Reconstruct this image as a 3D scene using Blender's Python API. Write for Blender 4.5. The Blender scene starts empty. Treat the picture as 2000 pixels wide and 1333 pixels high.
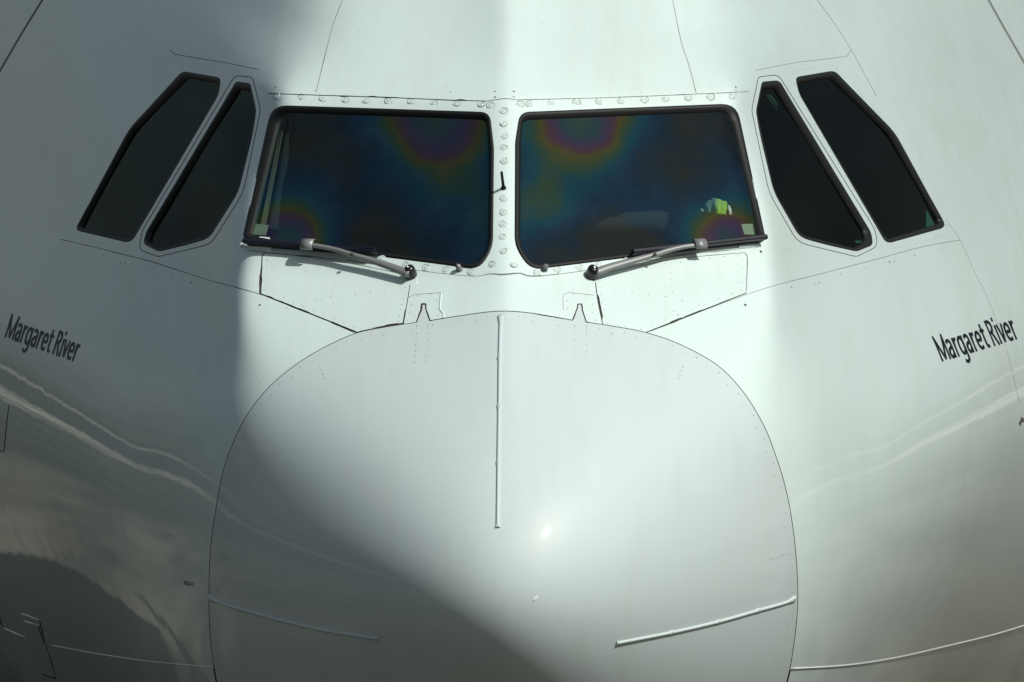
import bpy, bmesh, math, random
import numpy as np
from mathutils import Vector, Matrix
from mathutils.geometry import delaunay_2d_cdt
R = math.radians
random.seed(7)
rng = np.random.RandomState(7)
scene = bpy.context.scene

# ------------------------------------------------------------------ camera
PIX = 73.2e-6                       # angle of one photo pixel (photo is 2000 x 1333)
PITCH = R(5.2)
YAW = 65 * PIX
CAM = Vector((0.149, -24.8, 3.18))   # nose tip of the aircraft is the origin, +y runs aft, +z up
cd = bpy.data.cameras.new('camera')
cam = bpy.data.objects.new('camera', cd)
scene.collection.objects.link(cam)
cam.location = CAM
cam.rotation_euler = (math.pi / 2 - PITCH, 0, YAW)
cd.sensor_width = 36.0
cd.lens = 18.0 / math.tan(1000 * PIX)
cd.clip_end = 5000.0
scene.camera = cam

# ------------------------------------------------------------------ light
SUN_AZ, SUN_EL = R(52.3), R(48.5)       # azimuth from the camera side (-y) towards +x
sdir = Vector((math.cos(SUN_EL) * math.sin(SUN_AZ), -math.cos(SUN_EL) * math.cos(SUN_AZ), math.sin(SUN_EL)))
sl = bpy.data.lights.new('sun', 'SUN')
sl.energy = 4.35
sl.angle = R(0.55)
sl.color = (1.0, 0.985, 0.95)
so = bpy.data.objects.new('sun', sl)
so.rotation_euler = sdir.to_track_quat('Z', 'Y').to_euler()
scene.collection.objects.link(so)

world = bpy.data.worlds.new('World')
scene.world = world
world.use_nodes = True
wt = world.node_tree
wt.nodes.clear()
wo = wt.nodes.new('ShaderNodeOutputWorld')
wb = wt.nodes.new('ShaderNodeBackground')
sky = wt.nodes.new('ShaderNodeTexSky')
sky.sky_type = 'NISHITA'
sky.sun_disc = False
sky.sun_elevation = SUN_EL
sky.sun_rotation = math.atan2(sdir.x, sdir.y)
sky.air_density = 1.0
sky.dust_density = 5.0
sky.ozone_density = 1.0
wb.inputs['Strength'].default_value = 0.062
# thin high cloud, the same all over the sky
wtc = wt.nodes.new('ShaderNodeTexCoord'); wmp = wt.nodes.new('ShaderNodeMapping'); wmp.inputs['Scale'].default_value = (1.6, 1.6, 4.5)
wno = wt.nodes.new('ShaderNodeTexNoise'); wno.inputs['Scale'].default_value = 1.7; wno.inputs['Detail'].default_value = 7.0; wno.inputs['Roughness'].default_value = 0.62
wrp = wt.nodes.new('ShaderNodeMapRange'); wrp.inputs['From Min'].default_value = 0.38; wrp.inputs['From Max'].default_value = 0.78; wrp.inputs['To Min'].default_value = 0.10; wrp.inputs['To Max'].default_value = 0.65
wmx = wt.nodes.new('ShaderNodeMix'); wmx.data_type = 'RGBA'; wmx.inputs[7].default_value = (5.0, 5.9, 6.2, 1)
wt.links.new(wtc.outputs['Generated'], wmp.inputs[0]); wt.links.new(wmp.outputs[0], wno.inputs['Vector']); wt.links.new(wno.outputs[0], wrp.inputs[0])
wt.links.new(wrp.outputs[0], wmx.inputs[0]); wt.links.new(sky.outputs[0], wmx.inputs[6]); wt.links.new(wmx.outputs[2], wb.inputs['Color'])
wt.links.new(wb.outputs[0], wo.inputs['Surface'])
vs = scene.view_settings
vs.view_transform = 'Standard'
vs.look = 'None'
vs.exposure = -0.35
vs.gamma = 1.0

# ------------------------------------------------------------------ the shape of the nose
DX = 0.01
XS = np.arange(0, 3.4001, DX)
ZS = np.arange(-2.9, 3.6001, DX)

SH = dict(A=3.237, b=0.463, e=3.538, xs=1.037, w0=0.167, w1=1.0, zc=0.374, df=0.0, tilt=0.365, sg=0.29, ss=3.7, tw=1.05, th=0.15)
def sstep(t):
    t = np.clip(t, 0, 1)
    return t * t * t * (t * (t * 6 - 15) + 10)

def g_slope(r):
    A, b = SH['A'], SH['b']
    base = A * r / np.sqrt(1 + (r / b) ** 2)
    return base + SH['e'] * 0.12 * np.logaddexp(0, (r - 1.08) / 0.12) - (SH['e'] + 1.0) * 0.12 * np.logaddexp(0, (r - 1.95) / 0.12) + 2.5 * np.clip(r - 2.6, 0, 9)

rr = np.arange(0, 5.5, 0.002)
gg = np.concatenate([[0], np.cumsum(0.5 * (g_slope(rr[1:]) + g_slope(rr[:-1])) * 0.002)])

def build_surface():
    X, Z = np.meshgrid(XS, ZS)          # Z rows
    # lower body: a drooping body of revolution
    zs = SH['zc'] * (1 - np.exp(-(X / 1.7) ** 2))
    rho = np.sqrt((X / SH['xs']) ** 2 + (Z - zs) ** 2)
    low = np.interp(rho, rr, gg)
    # upper body: centre profile plus side-to-side slope
    z = ZS
    Pp = g_slope(np.abs(z)) * np.sign(z)
    def mix(a, b, t): return a * (1 - t) + b * t
    Pp = mix(Pp, 0.98, sstep((z - 1.00) / 0.10))
    Pp = mix(Pp, 1.85 + 0.9 * np.clip(z - 1.7, 0, 2) + 3 * np.clip(z - 2.5, 0, 2), sstep((z - 1.655) / 0.07))
    P = np.concatenate([[0], np.cumsum(0.5 * (Pp[1:] + Pp[:-1]) * DX)])
    P -= np.interp(0.0, z, P)
    k = sstep((Z - 1.62) / 0.35)        # 0 windscreen, 1 crown
    front = 0.46 * np.tanh(X / 0.035) * (1 - k) + k * (np.tanh(X / 0.05) * (0.27 + (0.55 + 1.1 * np.clip(Z - 1.7, 0, 0.5)) * np.exp(-X / 0.16)) + 0.9 * sstep((X - 0.2) / 0.9))
    xc = 1.0 - 0.12 * sstep((Z - 1.1) / 0.6) - 0.05 * sstep((Z - 1.6) / 0.5)
    wd = 0.035 + 0.10 * k + 0.05 * sstep((1.0 - Z) / 0.4)
    t = 0.5 + 0.5 * np.tanh((X - xc) / wd)
    side = SH['ss'] + 0.7 * (np.clip(X, 0, 2.1) - 1.0) + 3 * np.clip(X - 2.4, 0, 9)
    sig = front * (1 - t) + side * t
    up = np.concatenate([np.zeros((len(ZS), 1)), np.cumsum(0.5 * (sig[:, 1:] + sig[:, :-1]) * DX, axis=1)], axis=1)
    up += P[:, None]
    i = int(1.25 / DX)                   # the cheeks run smoothly past the kinks of the windscreen and crown
    U = up[:, i]; kk = np.exp(-0.5 * (np.arange(-60, 61) * DX / 0.17) ** 2); kk /= kk.sum()
    ext = np.concatenate([U[0] + (np.arange(-60, 0)) * (U[1] - U[0]), U, U[-1] + np.arange(1, 61) * (U[-1] - U[-2])])
    up += (np.convolve(ext, kk, 'valid') - U)[:, None] * sstep((X - 0.80) / 0.45)
    j = int(round((0.47 - ZS[0]) / DX))  # join the upper cheek to the lower body
    up -= ((up[j] - low[j]) * SH['df'])[None, :] * sstep((X - 0.92) / 0.45) * sstep((2.6 - Z) / 2.6)
    w = sstep((Z - SH['w0']) / SH['w1'])
    F = low * (1 - w) + up * w
    # fair the cheeks lengthwise so that they carry no ridge
    kk = np.exp(-0.5 * (np.arange(-100, 101) * DX / SH['sg']) ** 2); kk /= kk.sum()
    top = F[-1] + np.arange(1, 101)[:, None] * (F[-1] - F[-2]); bot = F[0] - np.arange(100, 0, -1)[:, None] * (F[1] - F[0])
    E = np.concatenate([bot, F, top]); S = np.zeros_like(F)
    for i, k_ in enumerate(kk): S += k_ * E[i:i + len(F)]
    t = sstep((X - 0.98) / 0.50)
    F = F * (1 - t) + S * t
    return F - SH['tilt'] * sstep((X - 0.9) / SH['tw']) * np.where(Z < 1, Z - 1, SH['th'] * np.tanh((Z - 1) / SH['th']))
F = build_surface()
FX = np.gradient(F, DX, axis=1)
FZ = np.gradient(F, DX, axis=0)

def samp(G, x, z):
    x = np.clip(np.abs(np.asarray(x, float)) / DX, 0, len(XS) - 1.001)
    z = np.clip((np.asarray(z, float) - ZS[0]) / DX, 0, len(ZS) - 1.001)
    i = x.astype(int); j = z.astype(int); u = x - i; v = z - j
    return (G[j, i] * (1 - u) * (1 - v) + G[j, i + 1] * u * (1 - v) + G[j + 1, i] * (1 - u) * v + G[j + 1, i + 1] * u * v)

def surf(x, z): return samp(F, x, z)
def nrm(x, z):
    """outward normal(s)"""
    x = np.asarray(x, float)
    fx = samp(FX, x, z) * np.sign(x); fz = samp(FZ, x, z)
    n = np.stack([fx, -np.ones_like(fx), fz], -1)
    return n / np.linalg.norm(n, axis=-1, keepdims=True)

cP, sP = math.cos(PITCH), math.sin(PITCH)
def ray(u, v):
    a = (np.asarray(u, float) - 1000) * PIX; b = -(np.asarray(v, float) - 666.5) * PIX
    a = a / (1000*PIX) * math.tan(1000*PIX); b = b / (1000*PIX) * math.tan(1000*PIX)
    d = np.stack([a, cP + b * sP, -sP + b * cP], -1)
    c, s = math.cos(YAW), math.sin(YAW)
    return np.stack([d[..., 0] * c - d[..., 1] * s, d[..., 0] * s + d[..., 1] * c, d[..., 2]], -1)
def xz(u, v):
    """photo pixel -> (x, z) on the skin"""
    d = ray(u, v); y = np.ones(d.shape[:-1])
    for _ in range(60):
        t = (y - CAM.y) / d[..., 1]
        y = 0.5*y + 0.5*surf(CAM.x + d[..., 0] * t, CAM.z + d[..., 2] * t)
    t = (y - CAM.y) / d[..., 1]
    return CAM.x + d[..., 0] * t, CAM.z + d[..., 2] * t

def P3(u, v, h=0.0):
    """photo pixel -> point on the skin, lifted h metres off it towards the eye"""
    x, z = xz(np.array([u], float), np.array([v], float))
    p = Vector((x[0], surf(x, z)[0], z[0])); n = Vector(nrm(x, z)[0])
    if h:
        e = (CAM - p).normalized()
        p = p + e * (h / max(0.25, e.dot(n)))
    return p, n

# ------------------------------------------------------------------ materials
def mat(name, col=(0.5, 0.5, 0.5), rough=0.5, metal=0.0, coat=0.0, coat_rough=0.05, spec=0.5):
    m = bpy.data.materials.new(name); m.use_nodes = True
    b = m.node_tree.nodes['Principled BSDF']
    b.inputs['Base Color'].default_value = (*col, 1); b.inputs['Roughness'].default_value = rough
    b.inputs['Metallic'].default_value = metal; b.inputs['Coat Weight'].default_value = coat
    b.inputs['Coat Roughness'].default_value = coat_rough; b.inputs['Specular IOR Level'].default_value = spec
    return m
def N(m, kind, **kw):
    n = m.node_tree.nodes.new(kind)
    for k, v in kw.items():
        if hasattr(n, k): setattr(n, k, v)
        else: n.inputs[k.replace('_', ' ')].default_value = v
    return n
def L(m, a, ao, b, bi): m.node_tree.links.new(a.outputs[ao], b.inputs[bi])
def math_node(m, op, a, b=None, c=None):
    n = m.node_tree.nodes.new('ShaderNodeMath'); n.operation = op
    for i, x in enumerate((a, b, c)):
        if x is None: continue
        if isinstance(x, (int, float)): n.inputs[i].default_value = x
        else: m.node_tree.links.new(x, n.inputs[i])
    return n.outputs[0]

def paint_material(name, col, wav=1.0, dirt=1.0, cr=0.028):
    m = mat(name, col, rough=0.45, coat=1.0, coat_rough=cr)
    b = m.node_tree.nodes['Principled BSDF']
    b.inputs['Specular IOR Level'].default_value = 0.15
    tc = N(m, 'ShaderNodeTexCoord')
    # faint grime: broad clouds, aft-running streaks and small specks
    mp = N(m, 'ShaderNodeMapping'); mp.inputs['Scale'].default_value = (1.0, 0.25, 1.0); L(m, tc, 'Object', mp, 'Vector')
    n1 = N(m, 'ShaderNodeTexNoise', Scale=1.7, Detail=6.0, Roughness=0.6); L(m, mp, 'Vector', n1, 'Vector')
    mp2 = N(m, 'ShaderNodeMapping'); mp2.inputs['Scale'].default_value = (9.0, 0.8, 1.6); L(m, tc, 'Object', mp2, 'Vector')
    n2 = N(m, 'ShaderNodeTexNoise', Scale=2.0, Detail=5.0, Roughness=0.65); L(m, mp2, 'Vector', n2, 'Vector')
    n3 = N(m, 'ShaderNodeTexNoise', Scale=60.0, Detail=3.0, Roughness=0.7); L(m, tc, 'Object', n3, 'Vector')
    r1 = N(m, 'ShaderNodeValToRGB'); r1.color_ramp.elements[0].position = 0.42; r1.color_ramp.elements[1].position = 0.78
    L(m, n1, 'Fac', r1, 'Fac')
    r2 = N(m, 'ShaderNodeValToRGB'); r2.color_ramp.elements[0].position = 0.50; r2.color_ramp.elements[1].position = 0.80
    L(m, n2, 'Fac', r2, 'Fac')
    r3 = N(m, 'ShaderNodeValToRGB'); r3.color_ramp.elements[0].position = 0.70; r3.color_ramp.elements[1].position = 0.76
    L(m, n3, 'Fac', r3, 'Fac')
    a = math_node(m, 'MULTIPLY_ADD', r1.outputs[0], 0.30 * dirt, 0.0)
    a = math_node(m, 'MULTIPLY_ADD', r2.outputs[0], 0.22 * dirt, a)
    a = math_node(m, 'MULTIPLY_ADD', r3.outputs[0], 0.10 * dirt, a)
    mx = N(m, 'ShaderNodeMix', data_type='RGBA'); m.node_tree.links.new(a, mx.inputs[0])
    mx.inputs[6].default_value = (*col, 1); mx.inputs[7].default_value = (col[0] * 0.80, col[1] * 0.74, col[2] * 0.66, 1)
    L(m, mx, 2, b, 'Base Color')
    # the skin is not perfectly fair: slow waves plus orange peel
    w1 = N(m, 'ShaderNodeTexNoise', Scale=3.2, Detail=2.5, Roughness=0.45); L(m, tc, 'Object', w1, 'Vector')
    b1 = N(m, 'ShaderNodeBump', Strength=1.0, Distance=0.0020 * wav); L(m, w1, 'Fac', b1, 'Height')
    w2 = N(m, 'ShaderNodeTexNoise', Scale=260.0, Detail=1.0); L(m, tc, 'Object', w2, 'Vector')
    b2 = N(m, 'ShaderNodeBump', Strength=0.5, Distance=0.00006); L(m, w2, 'Fac', b2, 'Height'); L(m, b1, 'Normal', b2, 'Normal')
    L(m, b2, 'Normal', b, 'Normal'); L(m, b2, 'Normal', b, 'Coat Normal')
    return m
PAINT = (0.67, 0.805, 0.765)
M_paint = paint_material('white gloss paint', PAINT)
M_radome = paint_material('white radome paint', (0.58, 0.68, 0.668), wav=0.5, dirt=0.8, cr=0.042)
M_joint = mat('dark joint sealant', (0.045, 0.04, 0.037), 0.8)
M_joint_light = mat('greyed joint sealant', (0.17, 0.18, 0.17), 0.7)
M_rubber = mat('black rubber seal', (0.010, 0.011, 0.011), 0.55, spec=0.3)
M_hole = mat('dark fastener', (0.05, 0.04, 0.035), 0.7)
M_rust = mat('rusty fastener', (0.07, 0.035, 0.02), 0.8)
M_navy = mat('navy lettering', (0.004, 0.007, 0.013), 0.4, spec=0.15)
M_arm = mat('grey painted metal', (0.225, 0.24, 0.232), 0.42, metal=0.2)
M_black = mat('black plastic', (0.01, 0.01, 0.011), 0.22)
M_blade = mat('dark blue black wiper rail', (0.008, 0.010, 0.02), 0.25)
M_bright = mat('bare metal', (0.6, 0.6, 0.6), 0.25, metal=1.0)
M_bolt = paint_material('painted bolt', (0.60, 0.70, 0.67), wav=0.0, dirt=2.0)
M_bolt.node_tree.nodes['Principled BSDF'].inputs['Roughness'].default_value = 0.2
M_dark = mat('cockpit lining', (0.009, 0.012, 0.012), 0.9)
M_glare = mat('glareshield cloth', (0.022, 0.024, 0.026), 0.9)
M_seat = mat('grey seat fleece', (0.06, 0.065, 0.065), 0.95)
M_card = mat('sage card', (0.28, 0.33, 0.28), 0.7)
M_cream = mat('cream pillar trim', (0.13, 0.135, 0.10), 0.7)
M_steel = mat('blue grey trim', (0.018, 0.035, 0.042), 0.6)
M_white = mat('white plastic', (0.8, 0.8, 0.82), 0.4)
M_vest = mat('lime high visibility cloth', (0.40, 0.60, 0.09), 0.8)
M_shirt = mat('white shirt cloth', (0.14, 0.18, 0.20), 0.9)

def glass_material(name, iri):
    """tinted pane; the conductive film of the windscreens shows stress colours"""
    m = bpy.data.materials.new(name); m.use_nodes = True
    nt = m.node_tree; nt.nodes.clear()
    out = N(m, 'ShaderNodeOutputMaterial')
    tr = N(m, 'ShaderNodeBsdfTransparent'); tr.inputs[0].default_value = (0.58, 0.68, 0.62, 1) if iri else (0.22, 0.42, 0.38, 1)
    gl = N(m, 'ShaderNodeBsdfGlossy'); gl.inputs['Roughness'].default_value = 0.012
    geo = N(m, 'ShaderNodeNewGeometry')
    tc = N(m, 'ShaderNodeTexCoord')
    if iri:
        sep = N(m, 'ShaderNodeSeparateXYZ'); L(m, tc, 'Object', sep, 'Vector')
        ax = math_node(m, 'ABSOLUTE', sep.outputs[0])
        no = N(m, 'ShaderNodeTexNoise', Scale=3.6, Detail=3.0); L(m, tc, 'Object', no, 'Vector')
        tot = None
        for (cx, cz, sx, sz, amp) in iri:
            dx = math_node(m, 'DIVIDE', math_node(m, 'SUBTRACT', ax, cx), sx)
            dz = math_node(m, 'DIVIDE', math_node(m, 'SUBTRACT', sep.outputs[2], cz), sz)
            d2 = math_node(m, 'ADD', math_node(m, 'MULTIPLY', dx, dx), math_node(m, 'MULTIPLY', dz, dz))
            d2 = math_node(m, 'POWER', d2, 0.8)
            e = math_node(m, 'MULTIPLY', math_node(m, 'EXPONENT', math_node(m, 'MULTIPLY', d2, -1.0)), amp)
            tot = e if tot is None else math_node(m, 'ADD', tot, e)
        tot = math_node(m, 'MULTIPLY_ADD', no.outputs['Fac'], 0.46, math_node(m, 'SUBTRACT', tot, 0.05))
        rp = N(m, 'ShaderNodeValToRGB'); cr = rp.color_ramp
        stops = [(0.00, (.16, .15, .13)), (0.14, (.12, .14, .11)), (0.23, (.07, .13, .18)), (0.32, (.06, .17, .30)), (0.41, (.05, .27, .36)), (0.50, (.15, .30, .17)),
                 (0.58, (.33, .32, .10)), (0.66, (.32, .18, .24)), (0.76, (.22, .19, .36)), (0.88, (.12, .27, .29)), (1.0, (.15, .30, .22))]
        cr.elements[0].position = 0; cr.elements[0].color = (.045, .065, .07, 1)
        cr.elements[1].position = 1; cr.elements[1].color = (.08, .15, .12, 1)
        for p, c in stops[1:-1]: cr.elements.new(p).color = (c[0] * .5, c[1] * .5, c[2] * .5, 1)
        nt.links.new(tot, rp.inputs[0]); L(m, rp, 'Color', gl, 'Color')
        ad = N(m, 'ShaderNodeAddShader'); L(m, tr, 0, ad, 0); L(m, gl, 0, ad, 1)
        # smears, scratches and droplets on the outer face
        n4 = N(m, 'ShaderNodeTexNoise', Scale=110.0, Detail=2.0, Roughness=0.8); L(m, tc, 'Object', n4, 'Vector')
        r4 = N(m, 'ShaderNodeValToRGB'); r4.color_ramp.elements[0].position = 0.73; r4.color_ramp.elements[1].position = 0.79
        L(m, n4, 'Fac', r4, 'Fac')
        n5 = N(m, 'ShaderNodeTexNoise', Scale=5.0, Detail=5.0, Roughness=0.7); L(m, tc, 'Object', n5, 'Vector')
        df = N(m, 'ShaderNodeBsdfDiffuse'); df.inputs[0].default_value = (0.6, 0.6, 0.5, 1)
        fac = math_node(m, 'ADD', math_node(m, 'MULTIPLY', r4.outputs[0], 0.10), math_node(m, 'MULTIPLY', math_node(m, 'POWER', n5.outputs['Fac'], 3.0), 0.03))
        ms = N(m, 'ShaderNodeMixShader'); nt.links.new(fac, ms.inputs[0]); L(m, ad, 0, ms, 1); L(m, df, 0, ms, 2)
        L(m, ms, 0, out, 'Surface')
    else:
        fr = N(m, 'ShaderNodeFresnel', IOR=1.45); fm = math_node(m, 'MULTIPLY', fr.outputs[0], 0.26)
        gl.inputs['Color'].default_value = (0.8, 0.95, 0.9, 1)
        ms = N(m, 'ShaderNodeMixShader'); nt.links.new(fm, ms.inputs[0]); L(m, tr, 0, ms, 1); L(m, gl, 0, ms, 2)
        L(m, ms, 0, out, 'Surface')
    return m
def wxz(u, v):
    x, z = xz(np.array([u], float), np.array([v], float)); return abs(float(x[0])), float(z[0])
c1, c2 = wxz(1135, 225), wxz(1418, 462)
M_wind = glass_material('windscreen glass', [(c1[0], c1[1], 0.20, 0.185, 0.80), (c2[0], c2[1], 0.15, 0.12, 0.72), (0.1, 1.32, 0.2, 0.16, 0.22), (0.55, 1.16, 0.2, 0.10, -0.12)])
M_side = glass_material('side window glass', None)

# ------------------------------------------------------------------ object helpers
C = scene.collection
def obj(name, verts, faces, m, parent=None, smooth=True, normals=None, label=None, kind=None):
    me = bpy.data.meshes.new(name); me.from_pydata([tuple(v) for v in verts], [], faces); me.update()
    if smooth: me.shade_smooth()
    if normals is not None: me.normals_split_custom_set_from_vertices([tuple(n) for n in normals])
    if m: me.materials.append(m)
    o = bpy.data.objects.new(name, me); C.objects.link(o)
    if parent: o.parent = parent
    if label: o['label'] = label
    if kind: o['kind'] = kind
    return o
def obj_bm(name, bm, m, parent=None, smooth=True, label=None, kind=None, angle=None):
    me = bpy.data.meshes.new(name); bm.to_mesh(me); bm.free()
    if smooth: me.shade_smooth()
    if angle is not None and smooth: me.set_sharp_from_angle(angle=angle)
    if m: me.materials.append(m)
    o = bpy.data.objects.new(name, me); C.objects.link(o)
    if parent: o.parent = parent
    if label: o['label'] = label
    if kind: o['kind'] = kind
    return o

air = bpy.data.objects.new('airliner', None); C.objects.link(air)
air['label'] = 'nose of a white airliner with four dark cockpit side windows, two windscreens and wipers'
air['category'] = 'aircraft'

def rounded(pts, per=6):
    """pixel polygon with corner radii -> smooth loop, the same number of points per corner"""
    out = []; n = len(pts)
    for i in range(n):
        p0 = Vector(pts[i - 1][:2]); p = Vector(pts[i][:2]); p1 = Vector(pts[(i + 1) % n][:2]); r = pts[i][2]
        a = (p0 - p); b = (p1 - p); la, lb = a.length, b.length
        a.normalize(); b.normalize()
        d = min(r, la * 0.45, lb * 0.45)
        s, e = p + a * d, p + b * d
        for k in range(per):
            t = k / (per - 1)
            out.append(((1 - t) ** 2) * s + 2 * t * (1 - t) * p + t * t * e)
    return [(q.x, q.y) for q in out]
def densify(loop, step, closed=True):
    out = []; n = len(loop)
    for i in range(n if closed else n - 1):
        a = np.array(loop[i], float); b = np.array(loop[(i + 1) % n], float)
        k = max(1, int(math.ceil(np.linalg.norm(b - a) / step)))
        for j in range(k): out.append(tuple(a + (b - a) * j / k))
    if not closed: out.append(tuple(loop[-1]))
    return out
def to_xz(loop):
    a = np.array(loop, float); x, z = xz(a[:, 0], a[:, 1]); return list(zip(x.tolist(), z.tolist()))
def smooth_path(pts, step):
    """Catmull-Rom through pixel points"""
    p = [np.array(q, float) for q in pts]; p = [2 * p[0] - p[1]] + p + [2 * p[-1] - p[-2]]; out = []
    for i in range(1, len(p) - 2):
        k = max(1, int(np.linalg.norm(p[i + 1] - p[i]) / step))
        for j in range(k):
            t = j / k
            out.append(tuple(0.5 * ((2 * p[i]) + (-p[i - 1] + p[i + 1]) * t + (2 * p[i - 1] - 5 * p[i] + 4 * p[i + 1] - p[i + 2]) * t * t + (-p[i - 1] + 3 * p[i] - 3 * p[i + 1] + p[i + 2]) * t ** 3)))
    out.append(tuple(p[-2])); return out
def strip(path, w, jit=0.0, closed=False, ends=True):
    """thin polygon(s) round a pixel path, width w px with random chipping jit px"""
    a = np.array(path, float)
    if closed: t = np.roll(a, -1, 0) - np.roll(a, 1, 0)
    else: t = np.gradient(a, axis=0)
    t /= np.linalg.norm(t, axis=1, keepdims=True); n = np.stack([-t[:, 1], t[:, 0]], 1)
    wa = np.full(len(a), w / 2.0); wb = wa.copy()
    if jit:
        for arr in (wa, wb):
            for _ in range(max(1, len(a) // 5)):
                if rng.rand() < 0.6:
                    i = rng.randint(len(a)); k = rng.randint(1, 4); arr[max(0, i - k):i + k] += rng.rand() * jit
    l = a + n * wa[:, None]; r = a - n * wb[:, None]
    if closed: return [l.tolist(), r.tolist()]          # ring: two loops
    return [l.tolist() + r[::-1].tolist()]
def inside(px, pz, poly):
    p = np.array(poly); x0, z0 = p[:, 0], p[:, 1]; x1, z1 = np.roll(x0, -1), np.roll(z0, -1)
    ok = (px > x0.min()) & (px < x0.max()) & (pz > z0.min()) & (pz < z0.max())
    res = np.zeros(len(px), bool); idx = np.nonzero(ok)[0]
    for s in range(0, len(idx), 20000):
        ii = idx[s:s + 20000]; X = px[ii][:, None]; Z = pz[ii][:, None]
        c = ((z0 > Z) != (z1 > Z)) & (X < (x1 - x0) * (Z - z0) / (z1 - z0 + 1e-15) + x0)
        res[ii] = c.sum(1) % 2 == 1
    return res

# ------------------------------------------------------------------ traced outlines (photo pixels)
WL_O = rounded([(532, 206, 30), (957, 220, 18), (965, 290, 8), (963, 485, 22), (936, 527, 24), (475, 467, 9)])
WL_I = rounded([(543, 217, 26), (949, 231, 14), (953, 292, 8), (952, 480, 18), (930, 515, 18), (487, 458, 8)])
WR_O = rounded([(1015, 220, 18), (1437, 203, 30), (1495, 470, 9), (1036, 528, 24), (1005, 482, 22), (1006, 278, 8)])
WR_I = rounded([(1022, 232, 14), (1429, 215, 26), (1483, 460, 14), (1042, 516, 18), (1018, 478, 18), (1019, 282, 8)])
L3_O = rounded([(356, 139, 10), (432, 152, 10), (427, 186, 12), (256, 476, 16), (146, 450, 11), (252, 252, 20)])
L3_I = rounded([(361, 150, 6), (425, 162, 6), (422, 187, 10), (254, 466, 12), (153, 442, 8), (256, 255, 18)])
L2_O = rounded([(461, 159, 6), (489, 163, 5), (501, 218, 10), (467, 374, 22), (408, 467, 16), (311, 492, 6), (279, 477, 10), (285, 454, 10)])
L2_I = rounded([(460, 173, 5), (487, 176, 5), (497, 219, 9), (463, 373, 20), (405, 459, 14), (311, 483, 6), (286, 469, 8), (290, 453, 8)])
L2_F = rounded([(459, 148, 10), (493, 151, 8), (509, 214, 10), (475, 377, 22), (412, 477, 16), (309, 502, 6), (272, 488, 10), (277, 452, 12)])
R2_O = rounded([(1488, 160, 5), (1522, 157, 9), (1702, 455, 14), (1705, 479, 8), (1673, 492, 6), (1562, 465, 18), (1510, 374, 22), (1476, 218, 8)])
R2_I = rounded([(1491, 173, 5), (1520, 171, 7), (1694, 452, 10), (1693, 471, 8), (1672, 483, 6), (1566, 457, 16), (1514, 373, 20), (1480, 219, 8)])
R2_F = rounded([(1481, 151, 6), (1520, 146, 12), (1711, 452, 16), (1713, 482, 10), (1673, 502, 6), (1558, 474, 20), (1502, 377, 22), (1468, 216, 8)])
R3_O = rounded([(1553, 151, 9), (1630, 138, 10), (1748, 259, 20), (1849, 444, 14), (1731, 477, 13), (1560, 183, 12)])
R3_I = rounded([(1558, 163, 6), (1629, 151, 8), (1742, 262, 18), (1841, 434, 10), (1733, 467, 10), (1563, 184, 12)])
seamL = smooth_path([(425, 1345), (417, 1300), (410, 1235), (408, 1165), (410, 1090), (417, 1024), (435, 925), (458, 859), (487, 804), (528, 754), (580, 711), (637, 677), (696, 651), (755, 639), (813, 630)], 12)
tabL = [(822.5, 606), (823.5, 594.5), (832, 594), (831.5, 603), (839, 626.5)]
seamC = smooth_path([(843, 626), (900, 617), (950, 610), (985, 608), (1030, 611), (1080, 619), (1118, 626)], 12)
tabR = [(1128, 601), (1128, 594.5), (1136, 594.5), (1137, 605), (1145, 629.5)]
seamR = smooth_path([(1149, 630), (1200, 638), (1262, 650), (1330, 674), (1400, 713), (1450, 764), (1490, 828), (1515, 890), (1536, 960), (1550, 1040), (1557, 1120), (1558, 1180), (1553, 1240), (1543, 1306), (1533, 1345)], 12)
low = smooth_path([(1533, 1345), (1500, 1425), (1420, 1530), (1300, 1612), (1150, 1665), (983, 1682), (816, 1665), (666, 1612), (545, 1530), (462, 1425), (425, 1345)], 30)
RADOME = seamL + tabL + seamC + tabR + seamR + low[1:-1]
AL = densify([(516, 494), (662, 511), (806, 541), (800, 562), (787, 634.5), (755, 639.5), (697, 650), (508, 574), (512, 500)], 12)
AR = densify([(1454, 494), (1459, 500), (1457, 573), (1262, 649.5), (1200, 638.5), (1177, 634.5), (1168, 590), (1163, 552), (1165, 536), (1300, 510)], 12)
TL = densify([(795, 586), (806, 577), (861, 572), (859, 606), (866, 612), (865, 623.5), (843, 626.5), (839, 626.5), (831.5, 603), (832, 594), (823.5, 594.5), (822.5, 606), (813, 630), (788, 634.3)], 9)
TR = densify([(1109, 572), (1160, 577), (1168, 592), (1176, 634), (1149, 630), (1145, 629.5), (1137, 605), (1136, 594.5), (1128, 594.5), (1128, 601), (1118, 626), (1096, 621.5), (1094, 618), (1100, 606), (1100, 576)], 9)
WF = densify(smooth_path([(524, 183), (640, 187), (760, 191), (880, 196), (950, 198), (985, 193), (1012, 196), (1080, 194), (1220, 190), (1350, 185), (1452, 180)], 12)[0:] + [(1458, 215), (1500, 474), (1480, 481), (1300, 507), (1165, 526), (1049, 540), (985, 533), (925, 540), (806, 527), (662, 507), (490, 487), (470, 478), (515, 215)], 12)

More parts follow.
